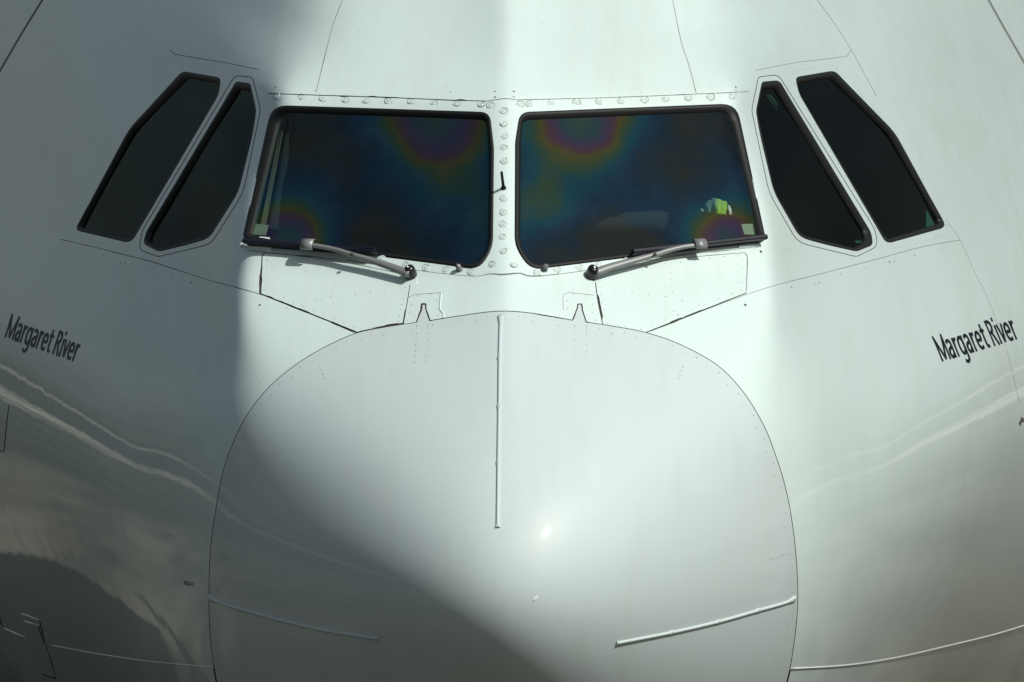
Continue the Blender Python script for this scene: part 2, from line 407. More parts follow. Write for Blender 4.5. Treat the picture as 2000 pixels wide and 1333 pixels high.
# joints cut into the skin: (path, width px, chipping px)
def Sm(*p): return smooth_path(p, 7)
cuts = [
    (seamL[:], 1.25, 0.0), (seamC, 1.5, 0.5), (seamR, 1.35, 0.0), (low, 1.8, 0),
    (densify([seamL[-1]] + tabL + [seamC[0]], 6, False), 2.4, 0.8), (densify([seamC[-1]] + tabR + [seamR[0]], 6, False), 2.4, 0.8),
    (Sm((417, 1300), (424, 1340)), 3.0, 0), (Sm((1544, 1306), (1534, 1345)), 3.2, 0),
    (densify([(700, 650.5), (508, 574)], 6, False), 2.6, 2.2), (densify([(508, 574), (512, 500), (517, 494)], 6, False), 2.2, 1.4),
    (Sm((517, 494), (590, 501), (662, 511), (740, 526), (806, 541)), 1.0, 0.4), (Sm((801, 556), (797, 580), (788, 634)), 1.4, 1.5),
    (densify([(1262, 649.5), (1457, 573)], 6, False), 1.7, 1.5), (Sm((1457, 573), (1459, 535), (1459, 500), (1454, 494)), 1.2, 0.6),
    (Sm((1454, 494), (1370, 501), (1300, 510), (1165, 536)), 1.0, 0.3), (Sm((1163, 552), (1168, 590), (1177, 633)), 1.8, 1.6),
    (Sm((700, 648.5), (755, 637.5), (787, 633)), 2.0, 1.2),
    (Sm((795, 586), (806, 577), (861, 572)), 0.8, 0), (Sm((1100, 606), (1100, 577), (1109, 572), (1160, 577)), 0.8, 0),
    (Sm((524, 183), (640, 187), (760, 191), (880, 196), (950, 198)), 1.7, 2.0), (Sm((950, 198), (985, 193), (1012, 196)), 1.2, 0.5), (Sm((1012, 196), (1220, 190), (1452, 180), (1462, 179)), 1.2, 0.4),
    (Sm((672, -8), (650, 50), (632, 120), (617, 182)), 1.0, 0.3), (Sm((1312, -8), (1330, 80), (1346, 130), (1360, 184)), 1.0, 0.2),
    (Sm((333, 98), (340, 106), (440, 123), (503, 136)), 1.2, 0.2), (Sm((1475, 138), (1560, 122), (1655, 110), (1662, 98)), 0.8, 0),
    (Sm((1590, -8), (1632, 50), (1664, 100), (1690, 148), (1712, 188)), 0.7, 0), (Sm((1848, 430), (1874, 468), (1905, 535), (1930, 585), (1965, 680), (1992, 790)), 0.45, 0),
    (Sm((118, 468), (200, 487), (300, 513), (400, 545), (440, 556), (500, 573), (545, 588), (620, 618), (694, 651)), 1.1, 0.5),
    (Sm((1876, 469), (1800, 483), (1700, 510), (1600, 536), (1500, 562), (1400, 597), (1270, 648)), 0.9, 0.1),
    (Sm((88, -8), (40, 70), (-12, 160)), 4.0, 0), (Sm((1926, -8), (1965, 62), (2010, 140)), 4.2, 0),
    (densify([(-5, 774), (17, 793), (7, 884), (-5, 878)], 6, False), 1.8, 0.4),
    (densify([(77, 1212), (88, 1255), (110, 1327), (82, 1317)], 6, False), 1.4, 0.8), (densify([(75, 1223), (86, 1258)], 6, False), 1.6, 0.5),
    (densify([(-5, 1196), (5, 1224)], 6, False), 2.0, 0), (densify([(16, 1304), (39, 1314)], 6, False), 1.0, 0), (Sm((30, 1290), (38, 1313)), 0.7, 0),
]
bolts = [(542, 189), (589, 191), (630, 193), (674, 195), (715, 196.5), (758, 198), (802, 199), (845.6, 201), (892, 202), (939, 204), (958, 206),
         (1016, 205), (1033.5, 203.5), (1079, 201), (1126.5, 200), (1170.6, 198), (1214, 197), (1258, 195.5), (1300.5, 193), (1344, 191.5), (1387.5, 190), (1431, 188),
         (984, 217), (984, 241.6), (984, 265.6), (984, 289.6), (984, 314), (983, 388.6), (983.5, 415), (982, 439), (982, 464), (982, 489.5),
         (745, 505), (793, 518), (832, 523), (872, 528), (920, 532), (1049, 533), (1086, 527), (1129, 523), (1169, 518), (1225, 508), (962, 517), (1004, 517)]
cuts.append((Sm((482, 489.5), (560, 497), (660, 507), (760, 521), (850, 533), (925, 540), (958, 535), (985, 536), (1012, 534), (1049, 540), (1165, 526), (1300, 503), (1440, 487), (1480, 484)), 0.9, 0.9))
for (u_, v_) in bolts:                 # broken rings of filler round the bolts
    a0 = rng.rand() * 6.28; ra = rng.uniform(7.0, 8.4)
    cuts.append(([(u_ + ra * math.cos(a0 + t_) * rng.uniform(.93, 1.07), v_ + ra * 0.86 * math.sin(a0 + t_) * rng.uniform(.93, 1.07)) for t_ in np.linspace(0, rng.uniform(2.4, 5.2), 14)], 0.75, 0.5))
holes = [WL_O, WR_O, L3_O, L2_O, R3_O, R2_O]
ringcuts = [(L2_F, 1.5), (R2_F, 1.3)]

loops = []          # (xz loop)
hole_xz = [to_xz(densify(h, 14)) for h in holes]
cut_xz = []; cut_cls = []
for p, w, j in cuts:
    q_ = [to_xz(q) for q in strip(p, w, j)]; cut_xz += q_; cut_cls += [20 if (w >= 1.25 and w < 3.5) else 21] * len(q_)
ring_xz = []
for p, w in ringcuts: ring_xz.append([to_xz(q) for q in strip(densify(p, 10), w, closed=True)])
reg = dict(radome=to_xz(RADOME), al=to_xz(AL), ar=to_xz(AR), tl=to_xz(TL), tr=to_xz(TR), wf=to_xz(WF))
verts = []; edges = []
def add_loop(lp):
    b = len(verts); verts.extend(Vector(p) for p in lp); n = len(lp)
    edges.extend((b + i, b + (i + 1) % n) for i in range(n))
for lp in hole_xz + cut_xz + [q for r in ring_xz for q in r] + list(reg.values()): add_loop(lp)
gx = np.concatenate([np.arange(-3.1, -2.1, 0.04), np.arange(-2.1, 2.1, 0.017), np.arange(2.1, 3.11, 0.04)])
gz = np.concatenate([np.arange(-2.8, -0.6, 0.045), np.arange(-0.6, 2.25, 0.017), np.arange(2.25, 3.4, 0.04)])
GX, GZ = np.meshgrid(gx, gz)
jx = GX + (rng.rand(*GX.shape) - 0.5) * 0.0005; jz = GZ + (rng.rand(*GZ.shape) - 0.5) * 0.0005
verts.extend(Vector((a, b)) for a, b in zip(jx.ravel().tolist(), jz.ravel().tolist()))
import time as _t; _t0 = _t.time()
ov, oe, of, _, _, _ = delaunay_2d_cdt(verts, edges, [], 0, 1e-6)
print('cdt', len(ov), len(of), _t.time() - _t0)
V = np.array([tuple(v) for v in ov]); T = np.array([tuple(f) for f in of if len(f) == 3])
Y = surf(V[:, 0], V[:, 1]); NN = nrm(V[:, 0], V[:, 1])
P = np.stack([V[:, 0], Y, V[:, 1]], 1)
cx = V[T, 0].mean(1); cz = V[T, 1].mean(1); cy = Y[T].max(1)
# orient towards the eye (-y)
a = P[T[:, 1]] - P[T[:, 0]]; b = P[T[:, 2]] - P[T[:, 0]]; fn = np.cross(a, b); flip = fn[:, 1] > 0
T[flip] = T[flip][:, ::-1]
cls = np.zeros(len(T), int)            # 0 skin
names = ['skin', 'radome', 'al', 'ar', 'tl', 'tr', 'wf', 'framel', 'framer']
for i, k in enumerate(['radome', 'al', 'ar', 'tl', 'tr', 'wf']):
    m_ = inside(cx, cz, reg[k]); cls[m_ & (cls == 0)] = i + 1
for i, r in enumerate(ring_xz):
    A_, B_ = inside(cx, cz, r[0]), inside(cx, cz, r[1]); inn = A_ & B_; ring = A_ ^ B_
    cls[inn] = 7 + i; cls[ring] = 20
for lp, c_ in sorted(zip(cut_xz, cut_cls), key=lambda q: -q[1]): cls[inside(cx, cz, lp)] = c_
for lp in hole_xz: cls[inside(cx, cz, lp)] = 30
cls[cy > 14] = 30
def part_from(mask, name, m, parent, off=0.0, **kw):
    t = T[mask]; u, inv = np.unique(t, return_inverse=True); inv = inv.reshape(t.shape)
    return obj(name, (P[u] - NN[u] * off).tolist(), inv.tolist(), m, parent, normals=NN[u].tolist(), **kw)
skin = part_from(cls == 0, 'fuselage_skin', M_paint, air)
radome = part_from(cls == 1, 'radome', M_radome, air)
accL = part_from(cls == 2, 'access_panel', M_paint, air); accR = part_from(cls == 3, 'access_panel', M_paint, air)
latL = part_from(cls == 4, 'latch_plate', M_paint, air); latR = part_from(cls == 5, 'latch_plate', M_paint, air)
wfr = part_from(cls == 6, 'windscreen_frame', M_paint, air)
frmL = part_from(cls == 7, 'side_window_frame', M_paint, air); frmR = part_from(cls == 8, 'side_window_frame', M_paint, air)
# joint floor 4 mm down, with walls
for c_, m_, dep in ((20, M_joint, 0.004), (21, M_joint_light, 0.0015)):
    t = T[cls == c_]
    u, inv = np.unique(t, return_inverse=True); inv = inv.reshape(t.shape); n0 = len(u)
    vv = np.concatenate([P[u] - NN[u] * dep, P[u]])
    ed = {}
    for f in inv.tolist():
        for k in range(3):
            e = (f[k], f[(k + 1) % 3]); ed[e] = ed.get(e, 0) + 1
    fc = inv.tolist() + [(e[1], e[0], e[0] + n0, e[1] + n0) for e in ed if (e[1], e[0]) not in ed]
    # every run of joint is a part of its own
    par = np.arange(n0)
    def root(i):
        while par[i] != i: par[i] = par[par[i]]; i = par[i]
        return i
    for f in inv.tolist():
        r0 = root(f[0]); par[root(f[1])] = r0; par[root(f[2])] = r0
    lab = np.array([root(i) for i in range(n0)])
    for c in np.unique(lab):
        fcs = [f for f in fc if lab[f[0] % n0] == c]; ids = sorted({i for f in fcs for i in f}); mp_ = {i: k for k, i in enumerate(ids)}
        obj('joint_sealant', vv[ids].tolist(), [tuple(mp_[i] for i in f) for f in fcs], m_, air, smooth=False)

# ------------------------------------------------------------------ windows
def lift(loop, d):
    """pixel loop -> 3D loop d metres off the skin (negative: sunk)"""
    a = np.array(loop, float); x, z = xz(a[:, 0], a[:, 1]); n = nrm(x, z)
    return np.stack([x, surf(x, z), z], 1) + n * d
def window(outer, inner, depth, proud, parent, name, gname, gm):
    k = len(outer); O = np.array(outer); I = np.array(inner); rings = []
    for s, d in ((0.0, -0.012), (0.0, proud * 0.2), (0.10, proud), (0.45, proud * 0.9), (0.62, proud * 0.25), (0.75, -depth * 0.25), (1.0, -depth)):
        rings.append(lift(densify(list(map(tuple, O * (1 - s) + I * s)), 1e9), d))
    rings.append(lift(list(map(tuple, I)), -depth - 0.012))
    n = k; vv = np.concatenate(rings); fc = []
    for r in range(len(rings) - 1):
        for i in range(n):
            j = (i + 1) % n; fc.append((r * n + i, r * n + j, (r + 1) * n + j, (r + 1) * n + i))
    s = obj(name, vv.tolist(), fc, M_rubber, parent)
    # pane: constrained triangulation of the inner outline
    lp = to_xz(densify(list(map(tuple, I)), 14)); q = np.array(lp)
    gx = np.arange(q[:, 0].min(), q[:, 0].max(), 0.04); gz = np.arange(q[:, 1].min(), q[:, 1].max(), 0.04)
    A, B = np.meshgrid(gx, gz); A = A.ravel(); B = B.ravel(); ok = inside(A, B, lp)
    vs_ = [Vector(p) for p in lp] + [Vector(p) for p in zip(A[ok].tolist(), B[ok].tolist())]
    ov, _, of, _, _, _ = delaunay_2d_cdt(vs_, [(i, (i + 1) % len(lp)) for i in range(len(lp))], [], 1, 1e-6)
    v = np.array([tuple(p) for p in ov]); n_ = nrm(v[:, 0], v[:, 1]); p3 = np.stack([v[:, 0], surf(v[:, 0], v[:, 1]), v[:, 1]], 1) - n_ * (depth + 0.001)
    fs = []
    for f in of:
        a, b, c = (p3[i] for i in f[:3])
        fs.append(tuple(f) if np.cross(b - a, c - a)[1] < 0 else tuple(reversed(f)))
    g = obj(gname, p3.tolist(), fs, gm, s, normals=n_.tolist())
    return s
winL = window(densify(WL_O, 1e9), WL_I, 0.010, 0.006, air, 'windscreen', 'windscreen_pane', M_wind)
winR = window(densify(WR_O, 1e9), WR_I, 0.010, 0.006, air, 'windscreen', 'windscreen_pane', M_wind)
winL['label'] = 'black edged windscreen left of the central post'; winR['label'] = 'black edged windscreen right of the central post, a lime vest showing behind it'
side = []
for o_, i_, nm in ((L3_O, L3_I, 'side_window'), (L2_O, L2_I, 'side_window'), (R2_O, R2_I, 'side_window'), (R3_O, R3_I, 'side_window')):
    side.append(window(o_, i_, 0.014, 0.0012, air, nm, 'window_pane', M_side))
frmL.parent = side[1]; frmR.parent = side[2]

# ------------------------------------------------------------------ fasteners
def frame_at(p, n):
    return Matrix.Translation(p) @ Vector(n).to_track_quat('Z', 'Y').to_matrix().to_4x4()
def lathe_mesh(name, prof, seg, m):
    vs_ = []; fc = []
    for r, h in prof:
        for i in range(seg):
            a = 2 * math.pi * i / seg; vs_.append((r * math.cos(a), r * math.sin(a), h))
    for k in range(len(prof) - 1):
        for i in range(seg):
            j = (i + 1) % seg; fc.append((k * seg + i, k * seg + j, (k + 1) * seg + j, (k + 1) * seg + i))
    fc.append(tuple(range((len(prof) - 1) * seg, len(prof) * seg)))
    me = bpy.data.meshes.new(name); me.from_pydata(vs_, [], fc); me.update(); me.shade_smooth(); me.materials.append(m); return me
bolt_me = lathe_mesh('bolt', [(0.0136, -0.0005), (0.0126, 0.0016), (0.0108, 0.0020), (0.0092, 0.0002), (0.0066, 0.0006), (0.004, 0.0026)], 12, M_bolt)
for (u_, v_) in bolts:
    p, n = P3(u_ + rng.uniform(-1, 1), v_ + rng.uniform(-.6, .6))
    o = bpy.data.objects.new('bolt', bolt_me); C.objects.link(o); o.parent = wfr
    o.matrix_local = frame_at(p, n) @ Matrix.Rotation(rng.rand() * 6, 4, 'Z') @ Matrix.Rotation(rng.uniform(-.08, .08), 4, 'X') @ Matrix.Scale(rng.uniform(.85, 1.15), 4)

def dots(points, r, m, parent, name='rivets', hgt=0.0006, world=False, dome=False):
    """many small flush heads joined as one part"""
    vs_ = []; fc = []
    for q in points:
        if world: x, z = np.array([q[0]]), np.array([q[1]]); p = Vector((x[0], surf(x, z)[0], z[0])); n = Vector(nrm(x, z)[0])
        else: p, n = P3(q[0], q[1])
        k = (q[2] if len(q) > 2 else 1.0) * rng.uniform(0.7, 1.15)
        M_ = frame_at(p, n); b = len(vs_); seg = 7
        for i in range(seg): a = 6.2832 * i / seg; vs_.append(M_ @ Vector((r * k * math.cos(a), r * k * math.sin(a), -0.0003 if dome else hgt)))
        vs_.append(M_ @ Vector((0, 0, hgt * (1.0 if dome else 1.05))))
        fc += [(b + i, b + (i + 1) % seg, b + seg) for i in range(seg)]
    return obj(name, vs_, fc, m, parent, smooth=dome, kind='stuff')
def row(a, b, n): return [(a[0] + (b[0] - a[0]) * i / (n - 1), a[1] + (b[1] - a[1]) * i / (n - 1)) for i in range(n)]
# radome edge: staggered pairs just inside the seam
pts = []
full = seamL + seamC + seamR; acc = 0; last = None; k = 0
for i in range(1, len(full)):
    a_, b_ = np.array(full[i - 1]), np.array(full[i]); acc += np.linalg.norm(b_ - a_)
    if acc > 21:
        acc = 0; c_ = np.array([983, 1150]) - b_; c_ /= np.linalg.norm(c_); d_ = 9 if k % 2 else 15; k += 1; pts.append(tuple(b_ + c_ * d_))
for x0, x1 in ((814, 809.5), (836, 832.5), (1122, 1121), (1146, 1145)): pts += [(x0, 637), (x0, 641.5)] + row((x0 - .5, 653), (x1, 708 if x0 not in (836,) else 705), 6)
pts += row((624.5, 717), (633, 739), 4) + row((1334, 717), (1325, 739), 4) + row((423, 1081), (446, 1092), 6) + row((1535, 1083), (1506, 1093), 6)
dots(pts, 0.0021, M_hole, radome)
pl = row((527, 497), (650, 512), 5) + row((522, 509), (516, 567), 5) + row((534, 574), (692, 640), 9) + row((661, 513), (650, 572), 6) + row((646, 580), (560, 620 - 18), 1 + 3) + row((694, 576), (782, 563), 4) + row((792, 562), (778, 628), 7) + [(628, 587), (707, 646), (730, 640), (755, 636), (775, 632), (598, 530), (605, 538)]
dots(pl, 0.0021, M_hole, accL)
pr = row((1443, 498), (1300, 516), 6) + row((1451, 508), (1447, 567), 5) + row((1429, 574), (1272, 636), 7) + row((1306, 508), (1313, 571), 6) + row((1203, 566), (1300, 580), 4) + row((1300, 580), (1365, 596), 3) + row((1172, 562), (1182, 618), 5) + [(1186, 632), (1208, 636), (1222, 638), (1252, 644), (1316, 608), (1324, 616), (1170, 551)]
dots(pr, 0.0021, M_hole, accR)
dots([(815, 579), (822, 575), (841, 575), (853, 588), (852, 603), (855, 617), (803, 595), (801, 611), (796, 626)], 0.0021, M_hole, latL)
dots([(1120, 575), (1146, 579), (1107, 588), (1108, 603), (1104, 617), (1157, 595), (1158, 611), (1163, 626)], 0.0021, M_hole, latR)
# skin: rows round the side windows, the same on both cheeks
sk = [(366, 126.5), (376, 127), (385, 129.5), (394, 132), (403, 133), (413, 135), (422.5, 137), (432, 138), (354, 134.5), (437, 146), (433, 165), (339, 151), (323, 168.6), (306.7, 185), (290.5, 203), (273, 220),
      (422.5, 189), (407, 215.6), (391.5, 242.5), (377.5, 268), (363, 293.7), (348, 319.5), (333, 345.5), (318, 371), (303, 397), (288, 423), (276, 445),
      (140, 457), (147.6, 460.6), (158, 461), (165.6, 465.6), (174, 467), (183, 470), (192, 472.6), (200, 475.6), (209, 477.6), (218.6, 480), (227.6, 483), (236.6, 485), (142, 440), (245, 247), (205, 318), (190, 350)]
wsk = to_xz(sk); dots(wsk + [(-a_, b_) for a_, b_ in wsk], 0.0030, M_joint_light, skin, world=True, hgt=0.0008)
rust = [(157.6, 488, .8), (200.6, 499.6), (235.6, 514, 1.4), (245, 514, .8), (289, 524, .8), (334, 537), (373.6, 553, 1.3), (380, 554, .8), (423.6, 562.6, 1.2), (507.6, 596.4, 1.1), (1642, 536), (1691, 524), (1737, 512, 1.3), (1747, 510.6, .8), (1786, 499), (1831.6, 487),
        (1486, 492, 1.3), (1546, 561.6), (1593, 554, .8), (1600, 552, 1.2), (1455.5, 596, 1.2), (538, 171, 1.3), (1437, 171, 1.2), (1437.5, 177, 1.1), (967, 179, .9), (967, 190, .9), (1003.5, 179, .9), (1003.5, 190, .9), (320, 1136, .5)]
dots(rust, 0.0042, M_rust, skin, name='rusty_fasteners', hgt=0.0008)
small = [(427, 486), (431, 490), (436, 493), (1535.5, 492.4), (1540.7, 489), (1546, 486), (1155, 49), (1058, 46), (1172, 92), (1217, 141), (1138, 14), (615, 177), (619, 166), (1358, 175), (472, 386), (473, 394), (471, 400), (1533, 410), (186 * .5 + 400, 745), (880, 180), (1706, 940), (1680, 1033), (1688, 1140), (555 + 11, 1000), (282, 1043), (700, 62), (1650, 660), (320, 627), (507, 747), (871, 168)]
dots(small, 0.0022, M_hole, skin, name='small_fasteners')
# small raised domes standing in for water drops that glint on the crown
cr_ = []
for x0, y0, y1, n in ((1004, 158, 186, 4), (1028, 128, 190, 6), (1057, 128, 190, 8), (1125, 104, 186, 9), (1190, 122, 185, 6), (1252, 124, 180, 6), (1335, 105, 178, 8), (1350, 128, 180, 6), (1367, 140, 176, 4)): cr_ += row((x0, y0), (x0 + 1, y1), n)
for y0 in (169, 176, 183): cr_ += [(x_, y0 + 6 - (x_ - 1000) * 0.03) for x_ in np.arange(1010, 1440, 17 + (y0 % 5))]
cr_ = [(a_ + rng.uniform(-2, 2), b_ + rng.uniform(-1.5, 1.5)) for a_, b_ in cr_]
wcr = to_xz(cr_); dots(wcr + [(-a_, b_) for a_, b_ in wcr if rng.rand() < .5], 0.0020, M_bolt, skin, name='crown_drops', world=True, hgt=0.0007, dome=True)

# ------------------------------------------------------------------ ribbons standing on the skin
def ribbon(path, widths, h, m, parent, name, step=5, flat=0.5, lab=None):
    """a raised strip following a pixel path; widths in metres at the path points"""
    p = smooth_path(path, step); L_ = [0]
    base = np.array(path, float); seglen = np.concatenate([[0], np.cumsum(np.linalg.norm(np.diff(base, axis=0), axis=1))])
    pp = np.array(p); acc = np.concatenate([[0], np.cumsum(np.linalg.norm(np.diff(pp, axis=0), axis=1))]); acc *= seglen[-1] / acc[-1]
    if callable(widths): w = np.array([widths(t_ / acc[-1]) for t_ in acc])
    else: w = np.interp(acc, seglen, widths)
    x, z = xz(pp[:, 0], pp[:, 1]); q = np.stack([x, surf(x, z), z], 1); n = nrm(x, z)
    t_ = np.gradient(q, axis=0); t_ /= np.linalg.norm(t_, axis=1, keepdims=True); s = np.cross(t_, n)
    prof = [(-1, -0.001), (-0.9, h * 0.6), (-flat, h), (flat, h), (0.9, h * 0.6), (1, -0.001)]
    vs_ = []; fc = []
    for i in range(len(q)):
        for a_, b_ in prof: 
            c_ = q[i] + s[i] * a_ * w[i] / 2; xx, zz = np.array([c_[0]]), np.array([c_[2]])
            c_ = np.array([c_[0], surf(xx, zz)[0], c_[2]]) + n[i] * b_; vs_.append(c_)
    k = len(prof)
    for i in range(len(q) - 1):
        for j in range(k - 1): fc.append((i * k + j, i * k + j + 1, (i + 1) * k + j + 1, (i + 1) * k + j))
    fc.append(tuple(range(k))); fc.append(tuple(reversed(range((len(q) - 1) * k, len(q) * k))))
    return obj(name, vs_, fc, m, parent, label=lab)
def divert(path, nodes, parent):
    seg = np.array(path, float); ll = np.concatenate([[0], np.cumsum(np.linalg.norm(np.diff(seg, axis=0), axis=1))]); tot = ll[-1]
    nd = [ll[i] / tot for i in nodes]
    def w(t):
        v = 0.0125 + 0.014 * max(0, 1 - t / 0.035) ** 0.6
        for k in nd: v += 0.0075 * math.exp(-((t - k) / 0.008) ** 2)
        return v
    s = ribbon(path, w, 0.0065, M_radome, parent, 'lightning_strip', step=2.5, flat=0.35)
    dots([(path[i][0], path[i][1]) for i in nodes] + [path[0]], 0.0001, M_hole, s, name='strip_screws')
    return s
def strip_screws(s, path, nodes):
    pass
sc = divert([(978.5, 618), (977, 655), (976, 700), (975, 795), (973.5, 905), (972, 1031)], [2, 3, 4, 5], radome)
sl_ = divert([(409, 1168), (430, 1177), (470, 1190), (550, 1212), (637, 1232), (742, 1248)], [2, 3, 4, 5], radome)
sr_ = divert([(1552, 1170), (1530, 1179), (1480, 1193), (1402, 1215), (1311, 1236), (1203, 1257)], [2, 3, 4, 5], radome)
# real screw heads on top of the strips
for s_, pp_ in ((sc, [(979, 618), (977, 700), (976, 796), (974, 905), (972.5, 1030)]), (sl_, [(409.5, 1169), (471, 1191), (550, 1212.5), (637, 1232.5), (740, 1248.5)]), (sr_, [(1550, 1170.5), (1480, 1193), (1402, 1215.5), (1311, 1236.5), (1205, 1257)])):
    vs_ = []; fc = []
    for q in pp_:
        p, n = P3(*q); M_ = frame_at(p + n * 0.0068, n); b = len(vs_)
        vs_ += [M_ @ Vector((0.0021 * math.cos(1.047 * i), 0.0021 * math.sin(1.047 * i), 0)) for i in range(6)]; fc.append(tuple(range(b, b + 6)))
    old = [c for c in s_.children]; 
    for c in old: bpy.data.objects.remove(c)
    obj('strip_screws', vs_, fc, M_hole, s_, kind='stuff', smooth=False)
# lap joint lips low on both cheeks, small door sills
def lip(path, w=0.006, h=0.004, name='lap_joint', parent=None): return ribbon(path, [w] * len(path), h, M_bright_paint, parent or skin, name, step=8, flat=0.2)
M_bright_paint = mat('bright white paint', (0.80, 0.84, 0.83), 0.25, coat=0.6)  # paler than the skin: light caught by the raised lips, partly put into colour
lip([(1544, 1306.5), (1650, 1300), (1750, 1285), (1850, 1262), (1940, 1240), (2010, 1219)])
lip([(420, 1304), (300, 1293), (200, 1279), (102, 1261)], 0.0045, 0.003); lip([(49, 1245), (30, 1237), (8, 1227)], 0.004)
lip([(42, 1199), (60, 1205), (77, 1212)], 0.007, name='door_sill'); lip([(47, 1213), (62, 1218), (75, 1222)], 0.007, name='door_sill'); lip([(-8, 770), (5, 781), (17, 792)], 0.006, name='door_sill')
# rubbing bars at the lower outer windscreen corners
ribbon([(473, 479.5), (500, 483), (533, 487.5)], [0.018, 0.022, 0.018], 0.010, M_paint, wfr, 'deflector_bar', step=4)
ribbon([(1484, 479), (1465, 480), (1442, 483)], [0.012, 0.018, 0.014], 0.007, M_paint, wfr, 'deflector_bar', step=4)
# raised edge of the latch plates
ribbon([(861.5, 573), (860, 590), (859.5, 605), (865.5, 612), (865, 622)], [0.007] * 5, 0.0025, M_paint, latL, 'plate_edge', step=4)
# small vane at the right edge of the frame
p, n = P3(1992, 824, 0.0); bm = bmesh.new()
vv = [bm.verts.new(q) for q in ((-0.05, -0.012, 0), (0.06, -0.016, 0), (0.05, 0.03, 0), (-0.05, -0.006, 0.004), (0.05, 0.0, 0.03), (0.045, 0.02, 0.02))]
for f in ((0, 1, 4, 3), (1, 2, 5, 4), (2, 0, 3, 5), (3, 4, 5)): bm.faces.new([vv[i] for i in f])
o = obj_bm('vent_vane', bm, M_hole, skin, smooth=False); o.matrix_local = frame_at(p, n) @ Matrix.Scale(0.6, 4)
# small cluster of raised white spots on the radome
dots([(1046, 1170, 1.0), (1043, 1173, .6), (1049, 1167, .6)], 0.0085, M_bright_paint, radome, name='white_spot', hgt=0.004, dome=True)

# ------------------------------------------------------------------ central probe and washer nozzles
def tube(pts, rads, seg, name, m, parent, squash=None, cap=True, label=None):
    vs_ = []; fc = []
    for i, p in enumerate(pts):
        a = pts[max(0, i - 1)]; b = pts[min(len(pts) - 1, i + 1)]; d = (b - a).normalized()
        up = squash if squash is not None else Vector((0, 0, 1)); s = d.cross(up).normalized(); w = s.cross(d).normalized()
        r = rads[i]; ra, rb = (r if isinstance(r, tuple) else (r, r))
        for k in range(seg): t_ = 2 * math.pi * k / seg; vs_.append(p + s * math.cos(t_) * ra + w * math.sin(t_) * rb)
    for i in range(len(pts) - 1):
        for k in range(seg): j = (k + 1) % seg; fc.append((i * seg + k, (i + 1) * seg + k, (i + 1) * seg + j, i * seg + j))
    if cap: fc.append(tuple(range(seg))); fc.append(tuple(reversed(range((len(pts) - 1) * seg, len(pts) * seg))))
    return obj(name, vs_, fc, m, parent, label=label)
p, n = P3(983.5, 368)
ic = tube([p, p + n * 0.004, p + n * 0.004, p + n * 0.055, p + n * 0.092, p + n * 0.096], [0.011, 0.010, 0.006, 0.0055, 0.005, 0.003], 10, 'icing_probe', M_black, wfr, squash=Vector((1, 0, 0)))
for (u_, v_) in ((898, 527), (1063, 527)):
    p, n = P3(u_, v_)
    o = tube([p, p + n * 0.006, p + n * 0.007, p + n * 0.016, p + n * 0.017, p + n * 0.022, p + n * 0.023, p + n * 0.030], [0.0135, 0.0125, 0.0085, 0.0085, 0.0105, 0.0105, 0.006, 0.004], 12, 'washer_nozzle', M_arm, wfr, squash=Vector((1, 0, 0)))

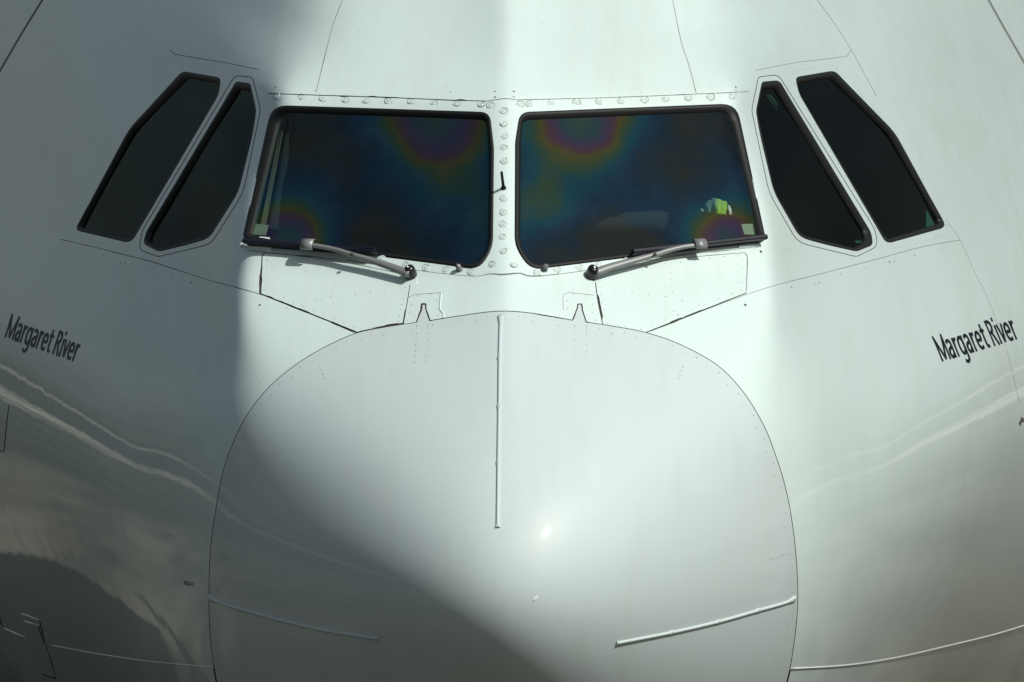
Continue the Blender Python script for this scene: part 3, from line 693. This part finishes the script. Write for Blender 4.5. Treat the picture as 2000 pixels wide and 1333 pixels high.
# ------------------------------------------------------------------ wipers
def wiper(armp, piv, blade, headdir, tipn):
    """armp: (u, v, lift, half width px-ish m, half height)"""
    pts = []; rad = []
    up = None
    for (u_, v_, h, w, t_) in armp:
        q, n = P3(u_, v_, h); pts.append(q); rad.append((w, t_)); up = n
    # smooth resample
    def cm(vals, k=4):
        out = []; v = [2 * vals[0] - vals[1]] + vals + [2 * vals[-1] - vals[-2]]
        for i in range(1, len(v) - 2):
            for j in range(k):
                t = j / k; out.append(0.5 * ((2 * v[i]) + (v[i + 1] - v[i - 1]) * t + (2 * v[i - 1] - 5 * v[i] + 4 * v[i + 1] - v[i + 2]) * t * t + (-v[i - 1] + 3 * v[i] - 3 * v[i + 1] + v[i + 2]) * t ** 3))
        out.append(v[-2]); return out
    P_ = cm(pts); W_ = cm([Vector(r) for r in rad]); nup = P3(*piv)[1]
    arm = tube(P_, [(w[0] * 0.86, w[1] * 0.9) for w in W_], 14, 'windscreen_wiper', M_arm, air, squash=nup)
    # hook head that wraps over the rail
    h0 = pts[-1]; q, n = P3(headdir[0], headdir[1], 0.052); q2, _ = P3(headdir[2], headdir[3], 0.052)
    ax = (q2 - q); side_ = ax.cross(n).normalized(); ln = ax.length; ax.normalize()
    vs_ = []; fc = []; K = 8
    for e in range(2):
        o_ = q + ax * (ln * e)
        for k in range(K):
            t = k / (K - 1); ang = -0.5 + t * 3.6
            vs_.append(o_ + side_ * (0.021 * math.cos(ang)) + n * (0.012 * math.sin(ang)))
    for k in range(K):
        t = k / (K - 1)
    for k in range(K - 1): fc.append((k, k + 1, K + k + 1, K + k))
    me_o = obj('hook_head', vs_, fc, M_arm, arm); md = me_o.modifiers.new('thick', 'SOLIDIFY'); md.thickness = 0.004
    # pivot cap: rounded black knob with a nut
    p, n = P3(*piv)
    cap = lathe_mesh('pivot_cap', [(0.0215, 0.0), (0.022, 0.012), (0.021, 0.030), (0.018, 0.040), (0.011, 0.0455), (0.006, 0.0465)], 20, M_black)
    co = bpy.data.objects.new('pivot_cap', cap); C.objects.link(co); co.parent = arm; co.matrix_local = frame_at(p, n) @ Matrix.Diagonal((1.0, 1.15, 1.0, 1))
    nut = lathe_mesh('pivot_nut', [(0.0062, 0.0), (0.0062, 0.003), (0.0052, 0.0036), (0.003, 0.0036), (0.0028, 0.002)], 6, M_bright)
    no_ = bpy.data.objects.new('pivot_nut', nut); C.objects.link(no_); no_.parent = arm; no_.matrix_local = frame_at(p + n * 0.0462, n)
    # rail and rubber
    b0, n0 = P3(blade[0], blade[1], 0.030); b1, n1 = P3(blade[2], blade[3], 0.030)
    n_ = (n0 + n1).normalized(); ax = (b1 - b0).normalized(); sd = ax.cross(n_).normalized()
    def bar(name, a_, b_, prof, m_):
        k = len(prof); v_ = [a_ + sd * x_ + n_ * y_ for x_, y_ in prof] + [b_ + sd * x_ + n_ * y_ for x_, y_ in prof]
        f_ = [(i, (i + 1) % k, k + (i + 1) % k, k + i) for i in range(k)] + [tuple(range(k)), tuple(reversed(range(k, 2 * k)))]
        return obj(name, v_, f_, m_, arm, smooth=False)
    bar('wiper_rail', b0, b1, [(-0.009, 0), (-0.009, 0.012), (-0.005, 0.015), (0.005, 0.015), (0.009, 0.012), (0.009, 0)], M_blade)
    bar('rail_clip', b0 * 0.0 + b1 + (b0 - b1) * 0.12, b1, [(-0.011, 0.002), (-0.011, 0.0142), (-0.006, 0.0175), (-0.004, 0.0175), (-0.009, 0.0142)], M_blade)
    bar('wiper_rubber', b0 + ax * 0.004, b1 - ax * 0.004, [(-0.004, -0.026), (-0.006, -0.012), (-0.007, 0.001), (0.007, 0.001), (0.006, -0.012), (0.004, -0.026)], M_rubber)
    # cross bolt
    p, n = P3(*tipn); bo = lathe_mesh('arm_bolt', [(0.0068, 0), (0.0068, 0.005), (0.005, 0.007)], 8, M_hole)
    o_ = bpy.data.objects.new('arm_bolt', bo); C.objects.link(o_); o_.parent = arm; o_.matrix_local = frame_at(p, n)
    return arm
wl = wiper([(800, 535.5, .030, .0200, .013), (775, 526, .034, .0190, .013), (735, 512, .038, .0160, .012), (690, 499, .042, .0125, .011), (660, 489.5, .045, .0115, .010), (632, 483, .048, .0110, .009), (606, 479, .050, .0120, .008), (596, 478, .050, .0130, .006)],
           (804, 539), (478, 472.5, 734, 492.5), (589.5, 477.5, 613, 478.5), (687.5, 498, .058))
wr = wiper([(1162, 533, .030, .0200, .013), (1190, 523, .034, .0190, .013), (1232, 511, .038, .0160, .012), (1278, 498.5, .042, .0125, .011), (1308, 489, .045, .0115, .010), (1336, 482.5, .048, .0110, .009), (1360, 479, .050, .0120, .008), (1370, 478, .050, .0130, .006)],
           (1154, 539), (1495, 465, 1234, 494), (1378, 477.5, 1356, 478), (1279, 498, .058))

# ------------------------------------------------------------------ lettering on the skin
def text_mesh(txt, bold):
    cu = bpy.data.curves.new('t', 'FONT'); cu.body = txt; cu.size = 1.0; cu.offset = bold; cu.resolution_u = 4; cu.extrude = 0
    o = bpy.data.objects.new('t', cu); C.objects.link(o)
    dg = bpy.context.evaluated_depsgraph_get(); me = bpy.data.meshes.new_from_object(o.evaluated_get(dg))
    bpy.data.objects.remove(o); v = np.array([q.co[:2] for q in me.vertices]); f = [tuple(p.vertices) for p in me.polygons]
    return v, f
GLYPH = {
 'M': (.82, [[(.09, 0), (.09, .70)], [(.08, .66), (.41, .04)], [(.41, .04), (.74, .66)], [(.73, .70), (.73, 0)]]),
 'a': (.52, [[(.07, .43), (.14, .47), (.23, .485), (.33, .45), (.38, .36), (.385, 0)], [(.38, .29), (.24, .28), (.12, .23), (.08, .14), (.13, .06), (.22, .04), (.32, .08), (.38, .15)]]),
 'r': (.37, [[(.10, .52), (.10, 0)], [(.11, .26), (.14, .39), (.22, .46), (.34, .47)]]),
 'g': (.56, [[(.43, .25), (.41, .38), (.34, .46), (.24, .475), (.14, .43), (.08, .32), (.08, .20), (.13, .09), (.24, .045), (.34, .07), (.41, .15), (.43, .25)], [(.44, .52), (.44, -.04), (.40, -.13), (.31, -.175), (.20, -.175), (.09, -.14)]]),
 'e': (.54, [[(.10, .26), (.44, .26)], [(.44, .26), (.42, .38), (.35, .455), (.25, .475), (.15, .43), (.085, .33), (.08, .22), (.12, .11), (.21, .05), (.31, .045), (.42, .08)]]),
 't': (.37, [[(.16, .66), (.16, .14), (.20, .06), (.27, .045), (.34, .05)], [(.02, .475), (.33, .475)]]),
 'R': (.57, [[(.10, .70), (.10, 0)], [(.10, .655), (.26, .655), (.38, .61), (.42, .52), (.38, .42), (.26, .365), (.10, .365)], [(.27, .36), (.49, 0)]]),
 'i': (.22, [[(.10, .52), (.10, 0)], [(.10, .62), (.10, .73)]]),
 'v': (.46, [[(.04, .52), (.225, .03)], [(.225, .03), (.41, .52)]]), ' ': (.22, [])}
def stroke_mesh(txt, wt):
    """text drawn with bold strokes; the union is one clean mesh in em units"""
    polys = []; x = 0
    for ch in txt:
        adv, ss = GLYPH[ch]
        for s in ss:
            p = [np.array(q) + (x, 0) for q in (smooth_path(s, 0.03) if len(s) > 2 else s)]
            a = np.array(p); t = np.gradient(a, axis=0) if len(a) > 2 else np.repeat(a[1:2] - a[0:1], 2, 0)
            t /= np.linalg.norm(t, axis=1, keepdims=True); n = np.stack([-t[:, 1], t[:, 0]], 1)
            w = (wt / 2) * (0.78 + 0.22 * np.abs(t[:, 1:2])) + rng.uniform(0, 2e-4)
            polys.append((a + n * w).tolist() + (a - n * w)[::-1].tolist())
        x += adv
    vs_, es_ = [], []
    for q in polys: b = len(vs_); vs_ += [Vector(p) for p in q]; es_ += [(b + i, b + (i + 1) % len(q)) for i in range(len(q))]
    ov, _, of, _, _, _ = delaunay_2d_cdt(vs_, es_, [], 0, 1e-7)
    v = np.array([tuple(p) for p in ov]); f = np.array([tuple(q) for q in of if len(q) == 3]); c = v[f].mean(1); keep = np.zeros(len(f), bool)
    for q in polys: keep |= inside(c[:, 0], c[:, 1], q)
    f = f[keep]; u, inv = np.unique(f, return_inverse=True)
    return v[u], [tuple(q) for q in inv.reshape(f.shape).tolist()]
def lettering(txt, origin, right, up, name, bold=0.022, h=0.0016, lab=None, power=1.0):
    v, f = stroke_mesh(txt, 0.118) if bold > 0.015 else text_mesh(txt, bold); x0, x1 = v[:, 0].min(), v[:, 0].max(); cap = 0.69
    s = (v[:, 0] - x0) / (x1 - x0); s = np.sign(power) * (s ** abs(power)) if power != 1 else s
    u = origin[0] + s * right[0] + v[:, 1] / cap * up[0]; w = origin[1] + s * right[1] + v[:, 1] / cap * up[1]
    pts = lift(np.stack([u, w], 1), h)
    fs = []
    for q in f:
        a, b, c = pts[q[0]], pts[q[1]], pts[q[2]]
        fs.append(q if np.cross(b - a, c - a)[1] < 0 else tuple(reversed(q)))
    return obj(name, pts.tolist(), fs, M_navy, air, smooth=False, label=lab)
lettering('Margaret River', (9, 659.5), (138, 48.5), (14.2, -46), 'name_lettering', lab='navy name lettering on the left cheek')
lettering('Margaret River', (1840, 707), (151, -45), (-20.5, -48.5), 'name_lettering', lab='navy name lettering on the right cheek')
lettering('EA022173', (360, 1141.5), (18, 4.5), (0, -7.5), 'serial_lettering', bold=0.01)

# ------------------------------------------------------------------ window cards, cockpit
def quad_slab(px, depth, m, parent, name, th=0.002):
    top = lift(px, -depth); bot = lift(px, -depth - th); k = len(px)
    fc = [tuple(range(k)), tuple(reversed(range(k, 2 * k)))] + [(i, k + i, k + (i + 1) % k, (i + 1) % k) for i in range(k)]
    return obj(name, np.concatenate([top, bot]).tolist(), fc, m, parent, smooth=False)
quad_slab([(494, 433), (521, 435), (515, 455), (488, 454)], 0.016, M_card, winL, 'window_card')
quad_slab([(506, 460.5), (525, 462), (527, 466), (502, 464)], 0.006, M_white, winL, 'window_tag')
quad_slab([(1451, 433), (1474, 433), (1478, 454), (1457, 453)], 0.016, M_card, winR, 'window_card')
quad_slab([(1447, 462), (1466, 460), (1469, 463), (1443, 466)], 0.006, M_white, winR, 'window_tag')
quad_slab([(534, 250), (540, 250), (512, 432), (500, 432)], 0.03, M_cream, winL, 'pillar_trim')
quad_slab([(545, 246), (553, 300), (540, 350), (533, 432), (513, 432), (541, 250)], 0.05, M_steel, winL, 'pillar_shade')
quad_slab([(1518, 175), (1527, 178), (1537, 196), (1536, 199)], 0.04, M_card, side[2], 'window_card')
quad_slab([(1513, 178), (1517, 177), (1537, 206), (1534, 205)], 0.04, M_cream, side[2], 'window_card')
quad_slab([(1822, 405), (1839, 436), (1822, 441)], 0.03, M_card, side[3], 'window_card')
quad_slab([(1728, 461), (1738, 459), (1740, 462), (1730, 464)], 0.02, M_card, side[3], 'window_tag')
quad_slab([(1679, 467), (1691, 466), (1692, 470), (1681, 472)], 0.02, M_card, side[2], 'window_tag')
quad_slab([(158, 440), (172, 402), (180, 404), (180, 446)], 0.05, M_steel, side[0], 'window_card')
def box(c, s, rot=(0, 0, 0)):
    bm = bmesh.new(); bmesh.ops.create_cube(bm, size=1.0)
    bmesh.ops.scale(bm, vec=s, verts=bm.verts); bmesh.ops.bevel(bm, geom=bm.edges[:], offset=min(s) * 0.18, segments=2, affect='EDGES')
    from mathutils import Euler
    bmesh.ops.transform(bm, matrix=Matrix.Translation(c) @ Euler(rot).to_matrix().to_4x4(), verts=bm.verts); return bm
def join_bm(*bms):
    out = bmesh.new()
    for b_ in bms:
        me = bpy.data.meshes.new('tmp'); b_.to_mesh(me); b_.free(); out.from_mesh(me); bpy.data.meshes.remove(me)
    return out
# lining: floor, bulkhead, roof lining seen dimly behind the panes
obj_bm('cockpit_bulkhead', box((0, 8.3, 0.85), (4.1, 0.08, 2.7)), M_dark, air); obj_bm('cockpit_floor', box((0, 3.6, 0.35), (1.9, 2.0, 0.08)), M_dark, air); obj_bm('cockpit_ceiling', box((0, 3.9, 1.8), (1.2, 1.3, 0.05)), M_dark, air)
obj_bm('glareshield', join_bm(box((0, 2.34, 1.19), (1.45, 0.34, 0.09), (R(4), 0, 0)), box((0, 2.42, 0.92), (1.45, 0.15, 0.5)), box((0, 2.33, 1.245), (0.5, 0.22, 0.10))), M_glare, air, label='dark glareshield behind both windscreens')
for sx in (-1, 1):
    x = sx * 0.62
    st = obj_bm('pilot_seat', join_bm(box((x, 3.05, 0.75), (0.46, 0.5, 0.12)), box((x, 3.30, 1.12), (0.46, 0.12, 0.66), (R(-10), 0, 0))), M_seat, air)
    obj_bm('headrest', box((x, 3.36, 1.55), (0.27, 0.10, 0.17), (R(-10), 0, 0)), M_seat, st)

# inner lining just inside the skin, open round the windows
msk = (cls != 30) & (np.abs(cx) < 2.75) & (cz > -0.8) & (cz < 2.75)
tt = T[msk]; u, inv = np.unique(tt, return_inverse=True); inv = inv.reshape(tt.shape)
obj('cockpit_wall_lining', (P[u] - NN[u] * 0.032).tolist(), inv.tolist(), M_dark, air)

# lime vest draped in the right windscreen
def at_y(u, v, y):
    d = ray(np.array([u], float), np.array([v], float))[0]; t = (y - CAM.y) / d[1]; return Vector((CAM.x + d[0] * t, y, CAM.z + d[2] * t))
def cloth(name, corners, yb, amp, folds, m, label, cat, nx=26, nz=14):
    vs_ = []; fc = []
    for j in range(nz + 1):
        for i in range(nx + 1):
            s, t = i / nx, j / nz
            u = (corners[0][0] * (1 - s) + corners[1][0] * s) * (1 - t) + (corners[3][0] * (1 - s) + corners[2][0] * s) * t
            v = (corners[0][1] * (1 - s) + corners[1][1] * s) * (1 - t) + (corners[3][1] * (1 - s) + corners[2][1] * s) * t
            y = yb + amp * math.sin(folds * s * 6.28 + 2.2 * t + 0.6 * math.sin(5 * t)) * (0.4 + 0.6 * t) + 0.02 * t
            xq, zq = xz(np.array([u]), np.array([v])); y += float(surf(xq, zq)[0])
            vs_.append(at_y(u + 0.7 * math.sin(9 * t + s * 4), v + 0.8 * math.sin(14 * s), y))
    for j in range(nz):
        for i in range(nx): a = j * (nx + 1) + i; fc.append((a, a + 1, a + nx + 2, a + nx + 1))
    o = obj(name, vs_, fc, m); md = o.modifiers.new('thick', 'SOLIDIFY'); md.thickness = 0.003
    o['label'] = label; o['category'] = cat; return o
cloth('safety_vest', [(1396, 388), (1421, 396), (1418, 420), (1399, 418)], 0.16, 0.004, 2.3, M_vest, 'crumpled lime high visibility vest behind the right windscreen', 'vest')
cloth('white_cloth', [(1421, 401), (1425, 403), (1434, 421), (1422, 420)], 0.17, 0.006, 1.2, M_white, 'white cloth corner lying right beside the lime vest', 'cloth', 10, 8)
cloth('paper_sheet', [(1370, 408), (1371, 408), (1376, 414), (1366, 413)], 0.17, 0.002, 0.5, M_white, 'small white paper corner left of the lime vest', 'paper', 6, 4)
cloth('grey_shirt', [(1376, 398), (1396, 386), (1399, 418), (1378, 415)], 0.20, 0.012, 1.6, M_shirt, 'pale blue grey shirt sleeve folded just left of the lime vest', 'shirt')

# ------------------------------------------------------------------ the rest of the aircraft, seen only mirrored in paint and as shadow
LV = 13.0; rings = []; K = 72
for k in range(K):
    th = 2 * math.pi * k / K; lo, hi = 0.5, 3.0
    for _ in range(40):
        r = (lo + hi) / 2
        if surf([r * math.sin(th)], [0.45 + r * math.cos(th)])[0] > LV: hi = r
        else: lo = r
    rings.append(lo)
vs_ = []; fc = []
ys = [LV, 13.6, 14.4, 15.4, 17.0, 20, 26, 38]
for y in ys:
    t = min(1, (y - LV) / (17.0 - LV)); t = 1 - (1 - t) ** 2.2
    for k in range(K):
        th = 2 * math.pi * k / K; r = rings[k] * (1 - t) + 2.82 * t; vs_.append((r * math.sin(th), y, 0.45 + r * math.cos(th)))
for i in range(len(ys) - 1):
    for k in range(K): j = (k + 1) % K; fc.append((i * K + k, (i + 1) * K + k, (i + 1) * K + j, i * K + j))
obj('fuselage_barrel', vs_, fc, M_paint, air)
# ------------------------------------------------------------------ ground and far edge of the airfield
GZ0 = -4.0
gm = bpy.data.materials.new('apron and grass'); gm.use_nodes = True; b = gm.node_tree.nodes['Principled BSDF']; b.inputs['Roughness'].default_value = 0.9
tc = N(gm, 'ShaderNodeTexCoord'); sep = N(gm, 'ShaderNodeSeparateXYZ'); L(gm, tc, 'Object', sep, 'Vector')
nz = N(gm, 'ShaderNodeTexNoise', Scale=0.07, Detail=6.0, Roughness=0.6); L(gm, tc, 'Object', nz, 'Vector')
ln = N(gm, 'ShaderNodeVectorMath', operation='LENGTH'); L(gm, tc, 'Object', ln, 0)
dist = math_node(gm, 'MULTIPLY_ADD', nz.outputs['Fac'], 34.0, math_node(gm, 'SUBTRACT', ln.outputs['Value'], 13.0))
rp = N(gm, 'ShaderNodeValToRGB'); gm.node_tree.links.new(math_node(gm, 'DIVIDE', dist, 300.0), rp.inputs[0]); cr = rp.color_ramp; cr.interpolation = 'EASE'
conc, grs, pale = (0.034, 0.030, 0.018), (0.018, 0.022, 0.013), (0.085, 0.080, 0.060)
far_pale = (.26, .25, .20)
st = [(0.0, conc), (0.055, conc), (0.065, pale), (0.10, pale), (0.12, grs), (0.22, (.04, .045, .03)), (0.24, far_pale), (0.27, far_pale), (0.29, grs), (0.60, grs), (0.64, far_pale), (0.74, far_pale), (0.78, grs), (1.0, grs)]
cr.elements[0].color = (*st[0][1], 1); cr.elements[1].color = (*st[-1][1], 1)
for p_, c_ in st[1:-1]: cr.elements.new(p_).color = (*c_, 1)
n2 = N(gm, 'ShaderNodeTexNoise', Scale=0.28, Detail=5.0); L(gm, tc, 'Object', n2, 'Vector')
r2 = N(gm, 'ShaderNodeMapRange'); L(gm, n2, 'Fac', r2, 'Value'); r2.inputs['To Min'].default_value = 0.2; r2.inputs['To Max'].default_value = 1.9; r2.inputs['From Min'].default_value = 0.3; r2.inputs['From Max'].default_value = 0.7
vm = N(gm, 'ShaderNodeVectorMath', operation='SCALE'); L(gm, rp, 'Color', vm, 0); L(gm, r2, 'Result', vm, 'Scale'); L(gm, vm, 0, b, 'Base Color')
g = obj('ground', [(-1500, -1500, GZ0), (1500, -1500, GZ0), (1500, 1500, GZ0), (-1500, 1500, GZ0)], [(0, 1, 2, 3)], gm, smooth=False, kind='structure')
# low wooded rise round the field
vs_ = []; fc = []; K = 240
for k in range(K):
    a_ = 2 * math.pi * k / K; r = 420 + 30 * math.sin(3 * a_); h = 7 + 4 * math.sin(7 * a_ + 1) + 3 * rng.rand()
    for q, (dr, hh) in enumerate(((0, 0), (6, .8), (20, 1.0), (60, .9), (90, 0))): vs_.append(((r + dr) * math.sin(a_), (r + dr) * math.cos(a_), GZ0 - 0.1 + h * hh))
for k in range(K):
    j = (k + 1) % K
    for q in range(4): fc.append((k * 5 + q, j * 5 + q, j * 5 + q + 1, k * 5 + q + 1))
obj('hills', vs_, fc, mat('far scrub', (0.045, 0.055, 0.035), 0.95), kind='structure')
